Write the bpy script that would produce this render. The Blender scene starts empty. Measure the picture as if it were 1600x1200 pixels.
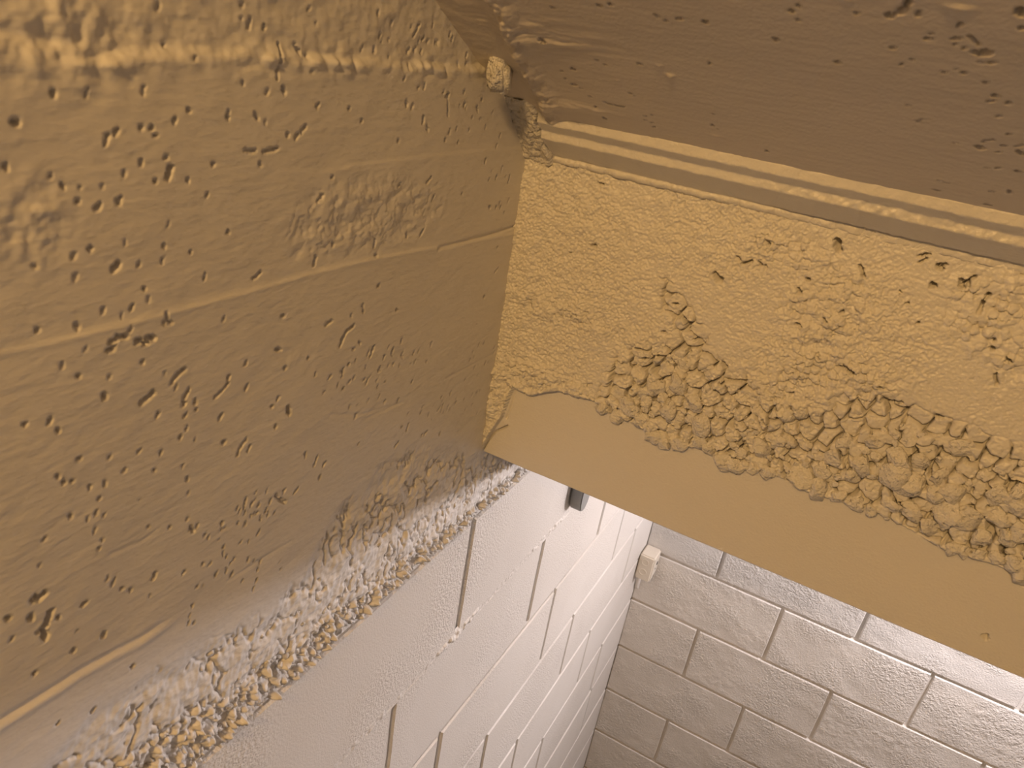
import bpy, bmesh, math, random
import numpy as np
from mathutils import Matrix, Vector, Euler

# ------------------------------------------------------------------ camera
F = 1165.85                       # focal length in pixels of the 1600 x 1200 frame
CAM = np.array([0.35589, -1.96757, 1.39204])
ROT = np.array([[0.866686, -0.325005, 0.378453],
                [0.475824, 0.310738, -0.82282],
                [0.149821, 0.893204, 0.423958]])
scene = bpy.context.scene
C = scene.collection
cd = bpy.data.cameras.new('camera')
cd.sensor_width = 36.0
cd.lens = F / 1600 * 36
cd.clip_start = 0.01
cd.dof.use_dof = True
cd.dof.focus_distance = 1.0
cd.dof.aperture_fstop = 14.0
cam = bpy.data.objects.new('camera', cd)
M4 = Matrix.Identity(4)
for i in range(3):
    for j in range(3):
        M4[i][j] = ROT[i, j]
    M4[i][3] = CAM[i]
cam.matrix_world = M4
C.objects.link(cam)
scene.camera = cam

# ------------------------------------------------------------------ world, lights, exposure
world = bpy.data.worlds.new('world')
scene.world = world
world.use_nodes = True
bg = world.node_tree.nodes['Background']
bg.inputs[0].default_value = (1.0, 0.67, 0.36, 1)
bg.inputs[1].default_value = 0.08
vs = scene.view_settings
vs.view_transform = 'Standard'
vs.look = 'None'
vs.gamma = 1.0
vs.use_curve_mapping = False
vs.exposure = 0.0


def area(name, loc, target, sx, sy, power, color, spread=180):
    l = bpy.data.lights.new(name, 'AREA')
    l.shape = 'RECTANGLE'
    l.size, l.size_y = sx, sy
    l.energy = power
    l.color = color
    l.spread = math.radians(spread)
    o = bpy.data.objects.new(name, l)
    o.location = loc
    o.rotation_euler = (Vector(target) - Vector(loc)).to_track_quat('-Z', 'Y').to_euler()
    C.objects.link(o)
    return o


WARM = (1.0, 0.585, 0.205)
COOL = (1.0, 0.895, 0.90)
area('warm_lamp', (0.29, -2.72, 2.0), (0.15, -1.3, 1.15), 0.09, 0.09, 11.4, WARM)
pl = bpy.data.lights.new('cool_lamp', 'POINT')
pl.energy = 41.0
pl.color = COOL
pl.shadow_soft_size = 0.05
po = bpy.data.objects.new('cool_lamp', pl)
po.location = (1.02, -0.24, 0.68)
C.objects.link(po)


# ------------------------------------------------------------------ small helpers
def on_plane(u, v, axis, val):
    """Where the sight line through a pixel of the photograph meets a plane of the room."""
    d = ROT @ np.array([(u - 800) / F, -(v - 600) / F, -1.0])
    t = (val - CAM[axis]) / d[axis]
    return CAM + t * d


def on_slope(u, v, y0=-1.3092, z0=1.3267, k=0.54):
    n = np.array([0, k, 1.0]); n /= np.linalg.norm(n)
    d = ROT @ np.array([(u - 800) / F, -(v - 600) / F, -1.0])
    t = ((np.array([0, y0, z0]) - CAM) @ n) / (d @ n)
    return CAM + t * d


def hsh(ix, iy, s):
    n = (ix.astype(np.int64) * 374761393 + iy.astype(np.int64) * 668265263 + s * 2147483647) & 0xFFFFFFFF
    n = ((n ^ (n >> 13)) * 1274126177) & 0xFFFFFFFF
    n = ((n ^ (n >> 16)) * 2246822519) & 0xFFFFFFFF
    return ((n ^ (n >> 15)) & 0xFFFFFF) / float(0xFFFFFF)


def perlin(x, y, s=0):
    x0 = np.floor(x); y0 = np.floor(y)
    fx = x - x0; fy = y - y0
    ux = fx * fx * fx * (fx * (fx * 6 - 15) + 10); uy = fy * fy * fy * (fy * (fy * 6 - 15) + 10)
    r = []
    for dx in (0, 1):
        for dy in (0, 1):
            a = hsh(x0 + dx, y0 + dy, s) * 2 * math.pi
            r.append(np.cos(a) * (fx - dx) + np.sin(a) * (fy - dy))
    a = r[0] + (r[2] - r[0]) * ux
    b = r[1] + (r[3] - r[1]) * ux
    return (a + (b - a) * uy) * 1.4


def fbm(x, y, octv=4, s=0):
    t = 0; a = 1.0; q = 0
    for k in range(octv):
        t = t + a * perlin(x, y, s + k * 17); q += a
        x = x * 2.03 + 5.1; y = y * 2.03 - 3.7; a *= 0.5
    return t / q


def worley(x, y, s=0):
    x0 = np.floor(x); y0 = np.floor(y)
    f1 = np.full(x.shape, 9.0); f2 = np.full(x.shape, 9.0); idv = np.zeros(x.shape)
    for dx in (-1, 0, 1):
        for dy in (-1, 0, 1):
            cx = x0 + dx; cy = y0 + dy
            h1 = hsh(cx, cy, s); h2 = hsh(cx, cy, s + 7); h3 = hsh(cx, cy, s + 13)
            d = np.hypot(cx + 0.15 + 0.7 * h1 - x, cy + 0.15 + 0.7 * h2 - y) * (0.85 + 0.3 * h3)
            m = d < f1
            f2 = np.where(m, f1, np.minimum(f2, d))
            idv = np.where(m, h3, idv)
            f1 = np.where(m, d, f1)
    return f1, f2, idv


def sstep(a, b, x):
    t = np.clip((x - a) / (b - a), 0, 1)
    return t * t * (3 - 2 * t)


def seg_dist(px, py, a, b):
    ax, ay = a; bx, by = b
    dx, dy = bx - ax, by - ay
    L = dx * dx + dy * dy + 1e-12
    t = np.clip(((px - ax) * dx + (py - ay) * dy) / L, 0, 1)
    return np.hypot(px - ax - t * dx, py - ay - t * dy), t


def poly_dist(px, py, pts):
    d = np.full(px.shape, 9.0)
    for a, b in zip(pts[:-1], pts[1:]):
        d = np.minimum(d, seg_dist(px, py, a, b)[0])
    return d


def inside(px, py, poly):
    r = np.zeros(np.shape(px), bool)
    n = len(poly)
    for i in range(n):
        x1, y1 = poly[i]; x2, y2 = poly[(i + 1) % n]
        c = ((y1 > py) != (y2 > py)) & (px < (x2 - x1) * (py - y1) / (y2 - y1 + 1e-12) + x1)
        r ^= c
    return r


def soft_inside(px, py, poly, w):
    """1 inside the outline, falling to 0 over the distance w."""
    d = poly_dist(px, py, list(poly) + [poly[0]])
    sd = np.where(inside(px, py, poly), d, -d)
    return sstep(-w, w, sd)


def blob(px, py, c, rx, ry):
    return np.exp(-(((px - c[0]) / rx) ** 2 + ((py - c[1]) / ry) ** 2))


def carve(H, X, Y, pits, depth=1.6, rough=0.0):
    """Pits as rounded slots: (ax, ay, bx, by, radius, depth factor)."""
    for k, (ax, ay, bx, by, r, dk) in enumerate(pits):
        R = r * 2.2
        x0, x1 = min(ax, bx) - R, max(ax, bx) + R
        y0, y1 = min(ay, by) - R, max(ay, by) + R
        i0, i1 = np.searchsorted(X[:, 0], (x0, x1)); j0, j1 = np.searchsorted(Y[0, :], (y0, y1))
        if i1 - i0 < 1 or j1 - j0 < 1:
            continue
        gx = X[i0:i1, j0:j1]; gy = Y[i0:i1, j0:j1]
        wob = 0.55 * r * perlin(gx / r * 0.7 + k * 3.1, gy / r * 0.7 + k, 5) + 0.2 * r * perlin(gx / r * 2 + k, gy / r * 2, 6)
        d, _ = seg_dist(gx, gy, (ax, ay), (bx, by))
        d = d + wob
        prof = 1 - sstep(0.45, 1.05, d / r)
        lip = 0.10 * r * np.exp(-((d / r - 1.25) / 0.25) ** 2)
        H[i0:i1, j0:j1] += -depth * dk * r * prof + lip
    return H


def mesh_obj(name, verts, faces, mat, parent=None, smooth=True):
    me = bpy.data.meshes.new(name)
    verts = np.asarray(verts, np.float32)
    if isinstance(faces, np.ndarray):
        nf = len(faces)
        me.vertices.add(len(verts)); me.vertices.foreach_set('co', verts.ravel())
        me.loops.add(nf * 4); me.loops.foreach_set('vertex_index', faces.astype(np.int32).ravel())
        me.polygons.add(nf)
        me.polygons.foreach_set('loop_start', np.arange(0, nf * 4, 4, dtype=np.int32))
        me.polygons.foreach_set('loop_total', np.full(nf, 4, np.int32))
        me.update(calc_edges=True)
    else:
        me.from_pydata([tuple(map(float, v)) for v in verts], [], faces)
        me.update()
    if smooth:
        me.shade_smooth()
    me.materials.append(mat)
    o = bpy.data.objects.new(name, me)
    C.objects.link(o)
    if parent:
        o.parent = parent
    return o


def grid_obj(name, P, mat, parent=None, flip=False, back=None):
    """P: (n, m, 3) grid of points; back: offset vector for a skirt round the border."""
    n, m, _ = P.shape
    idx = np.arange(n * m).reshape(n, m)
    q = np.stack([idx[:-1, :-1], idx[1:, :-1], idx[1:, 1:], idx[:-1, 1:]], -1).reshape(-1, 4)
    V = P.reshape(-1, 3)
    if back is not None:
        loop = np.concatenate([idx[:, 0], idx[-1, 1:], idx[-2::-1, -1], idx[0, -2:0:-1]])
        B = V[loop] + np.asarray(back)
        V = np.concatenate([V, B])
        k = np.arange(len(loop)); k2 = np.roll(k, -1)
        sk = np.stack([loop, n * m + k, n * m + k2, loop[k2]], -1)
        q = np.concatenate([q, sk])
    if flip:
        q = q[:, ::-1]
    return mesh_obj(name, V, np.ascontiguousarray(q), mat, parent)


def tag(o, label=None, cat=None, group=None, kind=None):
    if label: o['label'] = label
    if cat: o['category'] = cat
    if group: o['group'] = group
    if kind: o['kind'] = kind
    return o


def empty(name, loc=(0, 0, 0)):
    o = bpy.data.objects.new(name, None)
    o.empty_display_size = 0.05
    o.location = loc
    C.objects.link(o)
    return o


# ------------------------------------------------------------------ materials
def paint(name, col, col2, rough=0.42, bumps=(), spec=0.5, mottle=3.0):
    """Thick brushed paint: faint mottling and layers of fine relief (scale, strength mm, kind)."""
    m = bpy.data.materials.new(name)
    m.use_nodes = True
    nt = m.node_tree; N = nt.nodes; L = nt.links
    b = N['Principled BSDF']
    b.inputs['Roughness'].default_value = rough
    b.inputs['Specular IOR Level'].default_value = spec
    tc = N.new('ShaderNodeNewGeometry')
    pos = tc.outputs['Position']
    nz = N.new('ShaderNodeTexNoise'); nz.inputs['Scale'].default_value = mottle; nz.inputs['Detail'].default_value = 6
    L.new(pos, nz.inputs['Vector'])
    mix = N.new('ShaderNodeMix'); mix.data_type = 'RGBA'
    mix.inputs[6].default_value = (*col, 1); mix.inputs[7].default_value = (*col2, 1)
    mr = N.new('ShaderNodeMapRange'); mr.inputs[1].default_value = 0.35; mr.inputs[2].default_value = 0.65
    L.new(nz.outputs[0], mr.inputs[0]); L.new(mr.outputs[0], mix.inputs[0])
    L.new(mix.outputs[2], b.inputs['Base Color'])
    prev = None
    for (kind, sc, dist, stretch, mask) in bumps:
        mp = N.new('ShaderNodeMapping'); mp.inputs['Scale'].default_value = stretch
        L.new(pos, mp.inputs['Vector'])
        if kind == 'noise':
            t = N.new('ShaderNodeTexNoise'); t.inputs['Scale'].default_value = sc; t.inputs['Detail'].default_value = 3
            out = t.outputs[0]
        else:
            t = N.new('ShaderNodeTexVoronoi'); t.feature = 'SMOOTH_F1'; t.inputs['Scale'].default_value = sc
            out = t.outputs[0]
        L.new(mp.outputs[0], t.inputs['Vector'])
        if mask:
            k = N.new('ShaderNodeTexNoise'); k.inputs['Scale'].default_value = mask; k.inputs['Detail'].default_value = 2
            L.new(pos, k.inputs['Vector'])
            r2 = N.new('ShaderNodeMapRange'); r2.inputs[1].default_value = 0.42; r2.inputs[2].default_value = 0.62
            L.new(k.outputs[0], r2.inputs[0])
            mu = N.new('ShaderNodeMath'); mu.operation = 'MULTIPLY'
            L.new(out, mu.inputs[0]); L.new(r2.outputs[0], mu.inputs[1]); out = mu.outputs[0]
        bp = N.new('ShaderNodeBump'); bp.inputs['Strength'].default_value = 1.0
        bp.inputs['Distance'].default_value = dist
        L.new(out, bp.inputs['Height'])
        if prev: L.new(prev, bp.inputs['Normal'])
        prev = bp.outputs[0]
    if prev: L.new(prev, b.inputs['Normal'])
    return m


P1 = (0.80, 0.77, 0.73); P2 = (0.76, 0.725, 0.68)
M_wall = paint('painted_concrete', P1, P2, 0.5, [('noise', 260, 0.0006, (1, .35, 1), 0), ('noise', 60, 0.0012, (1, .5, 1), 0)])
M_beam = paint('painted_beam', P1, P2, 0.30, [('noise', 420, 0.0006, (1, 1, 1), 0)])
M_stone = paint('painted_gravel', P1, P2, 0.32, [('noise', 330, 0.0022, (1, 1, 1), 0), ('noise', 130, 0.0050, (1, 1, 1), 0)])
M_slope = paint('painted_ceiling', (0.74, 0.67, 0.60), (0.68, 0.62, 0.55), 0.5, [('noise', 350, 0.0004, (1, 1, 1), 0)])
M_blockL = paint('painted_block_smooth', P1, P2, 0.45, [('noise', 420, 0.0007, (1, 1, 1), 0), ('noise', 260, 0.0028, (1, 1, 1), 4.3)])
M_blockB = paint('painted_block_pebbled', P1, P2, 0.34, [('noise', 120, 0.0050, (1, 1, 1), 7), ('noise', 240, 0.0016, (1, 1, 1), 0), ('noise', 45, 0.0045, (1, 1, 1), 5)])
M_mortar = paint('painted_mortar', P1, P2, 0.5, [('noise', 300, 0.0010, (1, 1, 1), 0)])
M_box = paint('cream_box_enamel', (0.82, 0.76, 0.66), (0.80, 0.74, 0.64), 0.35, [('noise', 40, 0.0008, (1, 1, 1), 0)])
M_grey = paint('grey_metal', (0.30, 0.30, 0.29), (0.27, 0.27, 0.26), 0.5, [])
M_dark = paint('dark_hole', (0.02, 0.02, 0.02), (0.01, 0.01, 0.01), 0.7, [])
M_floor = paint('concrete_floor', (0.35, 0.33, 0.31), (0.28, 0.27, 0.25), 0.7, [])

# ------------------------------------------------------------------ wall_left : concrete pour above the block courses
wall_left = empty('wall_left')
tag(wall_left, kind='structure')


def Lp(u, v):
    q = on_plane(u, v, 0, 0.0)
    return (q[1], q[2])


def Lr(u, v, w):
    q = on_plane(u, v, 0, 0.0)
    return w * 0.5 * np.linalg.norm(q - CAM) / F


def axis(parts):
    out = []
    for a, b, s in parts:
        out.append(np.arange(a, b - s * 0.5, s))
    out.append(np.array([parts[-1][1]]))
    return np.concatenate(out)


# grid: y dense where it is seen
ys = axis([(-3.6, -1.95, 0.05), (-1.95, -1.86, 0.006), (-1.86, -1.60, 0.0011), (-1.60, -1.05, 0.0013), (-1.05, 0.0, 0.02)])
zs = axis([(0.800, 0.97, 0.0011), (0.97, 1.42, 0.0012), (1.42, 1.56, 0.006), (1.56, 2.6, 0.06)])
Y, Z = np.meshgrid(ys, zs, indexing='ij')
H = 0.0014 * fbm(Y * 7, Z * 7, 3, 3) + 0.0002 * fbm(Y * 60, Z * 150, 3, 9)
H += 0.004

# form-board lines: small ledges and one cracked groove
def line_z(pts):
    q = [Lp(*p) for p in pts]
    q.sort()
    return np.interp(Y, [a for a, _ in q], [b for _, b in q])


z4 = line_z([(0, 62), (120, 88), (300, 82), (420, 84), (600, 98), (765, 108)])
w4 = 0.003 * fbm(Y * 70, Z * 70, 3, 21)
H -= 0.0032 * sstep(-0.004, 0.004, Z - z4 + w4)
band = np.exp(-((Z - z4 + 0.001) / 0.0085) ** 2)
f1, f2, _ = worley(Y * 62 + 0.5 * fbm(Y * 40, Z * 40, 2, 32), Z * 100, 31)
H += band * (0.0055 * np.clip(0.5 - f1, -0.2, 1) * (0.3 + 0.9 * sstep(-.2, .4, perlin(Y * 19, Z * 11, 30))) + 0.0026 * fbm(Y * 48, Z * 60, 4, 33))
up = sstep(0.0, 0.01, Z - z4)
H += up * (0.0022 * fbm(Y * 30, Z * 45, 5, 35) + 0.0004 * fbm(Y * 160, Z * 110, 2, 36))
# thick lumps at far left of that line
bl = blob(Y, Z, Lp(100, 60), 0.035, 0.018)
H += bl * (0.006 * fbm(Y * 60, Z * 60, 3, 41) + 0.001)
z2 = line_z([(0, 548), (190, 502), (300, 474), (400, 448), (500, 420), (600, 398), (700, 380), (805, 362)])
H -= 0.0009 * sstep(-0.0012, 0.0012, Z - z2) * sstep(-1.80, -1.74, Y)
H += 0.0005 * np.exp(-((Z - z2) / 0.0022) ** 2)
z3 = line_z([(490, 268), (560, 254), (650, 243), (740, 234), (825, 229)])
H -= 0.0006 * sstep(-0.0012, 0.0012, Z - z3) * sstep(-1.60, -1.53, Y)
z1 = line_z([(0, 1122), (60, 1085), (120, 1046), (180, 1014), (215, 996)])
fade1 = 1 - sstep(-1.73, -1.69, Y)
H -= fade1 * 0.0018 * np.exp(-((Z - z1 - 0.0025) / 0.0022) ** 2)
H += fade1 * 0.0010 * np.exp(-((Z - z1 + 0.003) / 0.003) ** 2)
g = poly_dist(Y, Z, [Lp(*p) for p in [(680, 386), (720, 376), (760, 366), (806, 351)]])
H -= 0.0024 * np.exp(-(g / 0.0016) ** 2)
for pts in ([(510, 646), (560, 645), (600, 634), (625, 625)], [(165, 862), (215, 842), (240, 824)], [(560, 655), (620, 628)],
            [(690, 590), (765, 552)], [(350, 905), (400, 872), (450, 842)]):
    g = poly_dist(Y, Z, [Lp(*p) for p in pts])
    H -= 0.0006 * np.exp(-(g / 0.0012) ** 2)

# rough trowelled patch
patch = soft_inside(Y, Z, [Lp(*p) for p in [(450, 330), (520, 288), (600, 275), (680, 290), (690, 330), (640, 370), (560, 395), (500, 402), (455, 395), (440, 360)]], 0.012)
H += patch * (0.0030 * np.clip(fbm(Y * 42 + 0.6 * fbm(Z * 30, Y * 20, 2, 50), Z * 55, 4, 51), -.6, .35) - 0.0006 * (np.abs(fbm(Y * 60, Z * 60, 3, 56)) < 0.05))
for c, rx, rz, a, s in ((( 760, 20), .04, .02, .002, 52), ((40, 350), .018, .02, .003, 53), ((455, 560), .03, .012, .0008, 54), ((730, 660), .03, .02, .0012, 55)):
    H += blob(Y, Z, Lp(*c), rx, rz) * a * fbm(Y * 90, Z * 90, 3, s)

# honeycombed foot of the pour
edge_z = 0.8125 + 0.0035 * fbm(Y * 40, Y * 0, 3, 61)
topz = np.interp(Y, sorted([Lp(*p)[0] for p in [(60, 1190), (130, 1120), (230, 1040), (330, 985), (430, 935), (470, 880), (520, 800), (590, 722), (650, 690), (700, 690), (745, 700)]]),
                 [z for _, z in sorted([Lp(*p) for p in [(60, 1190), (130, 1120), (230, 1040), (330, 985), (430, 935), (470, 880), (520, 800), (590, 722), (650, 690), (700, 690), (745, 700)]])])
topz = topz + 0.017 * fbm(Y * 22, Z * 22, 4, 62) - 0.004
rough = 1 - sstep(-0.022, 0.010, Z - topz)
g1, g2, gid = worley(Y * 90, Z * 60 + Y * 20, 72)
H += rough * (0.0034 * fbm(Y * 36, Z * 36, 4, 63) - 0.0022 + 0.0015 * fbm(Y * 170, Z * 120, 3, 64) - 0.0030 * np.exp(-(fbm(Y * 50, Z * 34 + Y * 18, 3, 73) / 0.07) ** 2) * (fbm(Y * 22, Z * 22, 2, 74) > -0.05))
# deeper rocky band just above the edge, wider towards the camera
bw = np.interp(Y, [-1.9, -1.70, -1.6, -1.45, -1.25, -1.0], [0.075, 0.066, 0.056, 0.036, 0.028, 0.022])
rocky = 1 - sstep(0.55, 1.15, (Z - edge_z) / bw + 0.35 * fbm(Y * 30, Z * 30, 2, 65))
f1, f2, idv = worley(Y * 105 + 0.35 * fbm(Y * 60, Z * 60, 2, 66), Z * 125, 67)
rocks = 0.0125 * np.sqrt(np.clip(1 - (f1 * 1.25) ** 2, 0, 1)) * (0.35 + 0.9 * idv) + 0.0012 * fbm(Y * 220, Z * 220, 2, 69)
g1, g2, gid = worley(Y * 200, Z * 230, 68)
rocks = rocks + 0.0060 * (np.sqrt(np.clip(1 - (g1 * 1.2) ** 2, 0, 1)) * gid)
H += rocky * (rocks - 0.0125 + 0.004 * fbm(Y * 26, Z * 26, 2, 70))
# the ragged lower lip drops back behind the block face
lip = 1 - sstep(-0.002, 0.002, Z - edge_z + 0.0025 * fbm(Y * 130, Z * 130, 2, 71))
H = H * (1 - lip) + lip * (-0.016)

# bug holes, read as slots (u1, v1, u2, v2, width)
PITS = [(178, 411, 171, 418, 10), (134, 386, 133, 386, 7), (75, 142, 78, 144, 10), (15, 188, 22, 189, 9), (178, 200, 173, 208, 7), (162, 210, 158, 222, 7),
        (230, 198, 232, 199, 7), (213, 196, 216, 197, 5), (236, 209, 237, 210, 5), (268, 183, 266, 188, 6), (289, 168, 290, 171, 6), (350, 174, 350, 184, 5),
        (392, 176, 396, 183, 5), (411, 140, 411, 142, 6), (437, 138, 438, 143, 9), (372, 128, 373, 129, 4), (260, 260, 256, 275, 10), (214, 250, 214, 254, 6),
        (187, 266, 188, 269, 6), (236, 280, 237, 281, 5), (287, 279, 288, 280, 5), (319, 302, 318, 303, 5), (92, 288, 93, 291, 7), (114, 312, 116, 313, 6),
        (176, 310, 178, 311, 5), (145, 322, 149, 318, 8), (3, 258, 4, 259, 8), (326, 254, 328, 255, 4), (400, 253, 402, 255, 4), (443, 209, 443, 210, 4),
        (378, 233, 392, 234, 3), (406, 236, 428, 230, 5), (250, 381, 250, 382, 5), (292, 391, 293, 392, 4), (350, 360, 351, 361, 5), (402, 424, 397, 430, 4),
        (394, 432, 391, 434, 5), (47, 413, 48, 413, 6), (218, 448, 219, 449, 4), (200, 475, 198, 480, 7), (113, 505, 115, 510, 7), (50, 511, 52, 512, 6),
        (252, 488, 253, 496, 5), (256, 500, 260, 501, 4), (344, 494, 342, 497, 5), (164, 531, 174, 525, 8), (180, 524, 190, 523, 8), (170, 540, 162, 543, 8),
        (205, 531, 212, 528, 8), (222, 524, 234, 525, 8), (218, 534, 222, 532, 8), (214, 562, 216, 563, 4), (116, 583, 113, 584, 6), (154, 614, 156, 618, 8),
        (282, 574, 270, 583, 7), (268, 584, 261, 598, 6), (232, 611, 214, 626, 9), (288, 606, 280, 622, 7), (284, 627, 280, 630, 6), (298, 622, 299, 628, 5),
        (352, 584, 350, 590, 6), (350, 596, 340, 610, 5), (336, 612, 331, 618, 4), (380, 600, 378, 606, 6), (379, 563, 378, 567, 5), (438, 572, 440, 573, 5),
        (428, 542, 433, 545, 5), (240, 644, 239, 646, 7), (284, 645, 281, 649, 5), (300, 637, 301, 638, 5), (340, 646, 337, 652, 6), (285, 666, 284, 667, 4),
        (276, 680, 275, 681, 5), (343, 688, 344, 690, 7), (378, 684, 370, 696, 6), (368, 698, 365, 708, 5), (384, 694, 380, 702, 5), (70, 650, 68, 656, 7),
        (30, 657, 31, 658, 6), (82, 668, 83, 670, 7), (163, 709, 162, 710, 6), (210, 701, 209, 702, 5), (188, 728, 186, 731, 5), (234, 732, 235, 732, 4),
        (116, 712, 114, 713, 5), (103, 747, 105, 748, 6), (91, 749, 92, 750, 5), (131, 756, 133, 757, 5), (80, 739, 81, 740, 5), (286, 745, 287, 747, 4),
        (147, 773, 148, 774, 4), (102, 801, 103, 802, 6), (154, 799, 155, 800, 4), (418, 632, 420, 634, 5), (443, 635, 446, 642, 9), (424, 663, 425, 664, 6),
        (429, 618, 427, 622, 5), (292, 822, 296, 828, 6), (313, 833, 314, 834, 5), (258, 820, 259, 821, 4), (236, 893, 233, 900, 7), (282, 890, 280, 892, 5),
        (183, 915, 184, 916, 5), (197, 917, 198, 919, 5), (126, 937, 121, 942, 7), (60, 924, 52, 932, 10), (48, 928, 42, 932, 9), (72, 950, 66, 966, 9),
        (64, 970, 56, 980, 10), (62, 985, 64, 992, 10), (40, 960, 42, 961, 9), (83, 959, 84, 960, 6), (4, 960, 6, 961, 8), (12, 992, 10, 994, 6),
        (156, 985, 154, 990, 8), (107, 1011, 107, 1012, 9), (48, 1046, 46, 1048, 6), (200, 1036, 201, 1037, 7), (84, 1124, 82, 1126, 5), (140, 1103, 138, 1106, 7),
        (148, 852, 147, 852, 4), (296, 970, 297, 970, 5), (294, 943, 295, 944, 5), (289, 968, 288, 972, 4), (370, 843, 369, 845, 4), (343, 851, 344, 852, 4),
        (320, 836, 319, 838, 3), (399, 826, 396, 832, 4), (340, 1010, 341, 1011, 4), (322, 878, 321, 879, 4), (310, 878, 311, 878, 3),
        (585, 444, 586, 445, 6), (561, 474, 562, 486, 4), (543, 490, 543, 492, 4), (504, 505, 512, 500, 4), (545, 508, 537, 514, 7), (534, 518, 530, 526, 7),
        (530, 528, 526, 538, 5), (555, 532, 557, 534, 4), (546, 542, 547, 543, 4), (578, 540, 573, 554, 6), (588, 572, 586, 578, 4), (540, 566, 539, 568, 4),
        (530, 575, 529, 585, 4), (511, 584, 507, 590, 3), (540, 594, 538, 596, 4), (564, 590, 564, 591, 4), (583, 592, 583, 593, 3), (530, 604, 531, 605, 4),
        (638, 593, 637, 596, 4), (614, 482, 615, 483, 4), (751, 462, 752, 463, 4), (436, 491, 438, 492, 4), (425, 543, 430, 545, 4), (475, 557, 476, 558, 4),
        (555, 690, 554, 692, 4), (633, 660, 630, 670, 4), (617, 689, 612, 696, 4), (470, 705, 471, 710, 5), (490, 710, 485, 724, 4), (503, 720, 500, 724, 5),
        (494, 742, 493, 746, 5), (424, 770, 428, 776, 5), (430, 777, 440, 782, 4), (459, 760, 453, 768, 4), (378, 775, 376, 785, 5), (388, 782, 386, 786, 4),
        (492, 162, 490, 165, 6), (540, 168, 541, 169, 3), (471, 195, 465, 204, 5), (460, 208, 455, 214, 4), (443, 208, 443, 209, 4), (560, 187, 561, 188, 5),
        (630, 156, 632, 164, 4), (641, 163, 639, 167, 4), (658, 183, 657, 190, 6), (663, 195, 665, 203, 4), (698, 146, 693, 148, 5), (696, 152, 697, 180, 3),
        (723, 160, 722, 166, 5), (742, 165, 744, 172, 4), (750, 154, 751, 156, 3), (617, 218, 618, 219, 3), (691, 217, 692, 218, 3), (712, 220, 712, 221, 3),
        (514, 275, 515, 276, 5), (498, 304, 492, 312, 6), (649, 135, 650, 136, 3), (717, 301, 717, 302, 4), (656, 358, 652, 366, 5), (674, 304, 671, 312, 4),
        (662, 284, 668, 277, 3), (620, 285, 618, 290, 4), (514, 378, 515, 380, 5), (582, 374, 580, 384, 5), (489, 400, 486, 412, 5), (631, 364, 632, 370, 4),
        (582, 397, 584, 398, 4), (772, 274, 770, 279, 3), (792, 274, 790, 284, 3), (760, 322, 762, 324, 3), (773, 418, 768, 424, 3),
        (465, 80, 466, 82, 6), (412, 40, 411, 44, 6), (390, 30, 388, 44, 6), (434, 70, 432, 95, 6), (429, 105, 427, 122, 6), (462, 76, 464, 80, 6),
        (647, 55, 655, 38, 5), (660, 62, 664, 58, 4), (641, 78, 638, 82, 4), (750, 80, 748, 90, 4), (730, 84, 729, 90, 3), (728, 25, 724, 45, 5)]
pp = []
rp = random.Random(4)
for (u1, v1, u2, v2, w) in PITS:
    a = Lp(u1, v1); b = Lp(u2, v2); r = Lr(u1, v1, w)
    pp.append((a[0], a[1], b[0], b[1], max(r, 0.0013), 0.6 + 0.5 * min(1, w / 7)))
# clusters of tiny blow-holes
for (cu, cv, su, sv, n) in ((390, 790, 40, 30, 24), (740, 560, 40, 40, 22), (680, 640, 50, 30, 30), (740, 180, 60, 50, 16), (620, 90, 90, 40, 22), (780, 320, 25, 50, 16), (370, 870, 60, 30, 22), (560, 600, 50, 50, 22), (200, 820, 160, 160, 22),
                            (500, 60, 200, 50, 16), (620, 560, 60, 30, 20), (200, 420, 190, 300, 30)):
    for k in range(n):
        u = rp.gauss(cu, su * .6); v = rp.gauss(cv, sv * .6)
        if v > 700 or u < 800 - (v - 300) * .1:
            a = Lp(u, v); L = rp.uniform(0, 0.003)
            pp.append((a[0], a[1], a[0] - L * .3, a[1] - L, rp.uniform(0.0008, 0.0014), 0.7))
H = carve(H, Y, Z, pp, 2.6)
Pw = np.stack([H, Y, Z], -1)
grid_obj('concrete_pour', Pw, M_wall, wall_left)

# ------------------------------------------------------------------ gravel objects: shared lump meshes
def lump_mesh(seed, rough=0.16, sub=3, cuts=13):
    bm = bmesh.new()
    bmesh.ops.create_icosphere(bm, subdivisions=sub, radius=1.0)
    r = random.Random(seed)
    planes = [(Vector((r.gauss(0, 1), r.gauss(0, 1), r.gauss(0, 1))).normalized(), r.uniform(0.55, 0.85)) for _ in range(cuts)]
    from mathutils import noise
    off = Vector((seed * 3.1, seed, 0))
    for v in bm.verts:
        p = v.co.copy()
        for n, d in planes:
            k = p.dot(n) - d
            if k > 0:
                p -= n * k * 0.93
        p *= 1 + rough * noise.noise(p * 1.7 + off) + 0.05 * noise.noise(p * 5 + off)
        v.co = p
    me = bpy.data.meshes.new('stone')
    bm.to_mesh(me); bm.free()
    me.shade_smooth()
    me.materials.append(M_stone)
    return me


LUMPS = [lump_mesh(i) for i in range(14)]
LUMPS_R = [lump_mesh(i + 80, 0.35, 3, 4) for i in range(8)]
LUMPS_S = [lump_mesh(i + 40, 0.2, 2) for i in range(10)]


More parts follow.
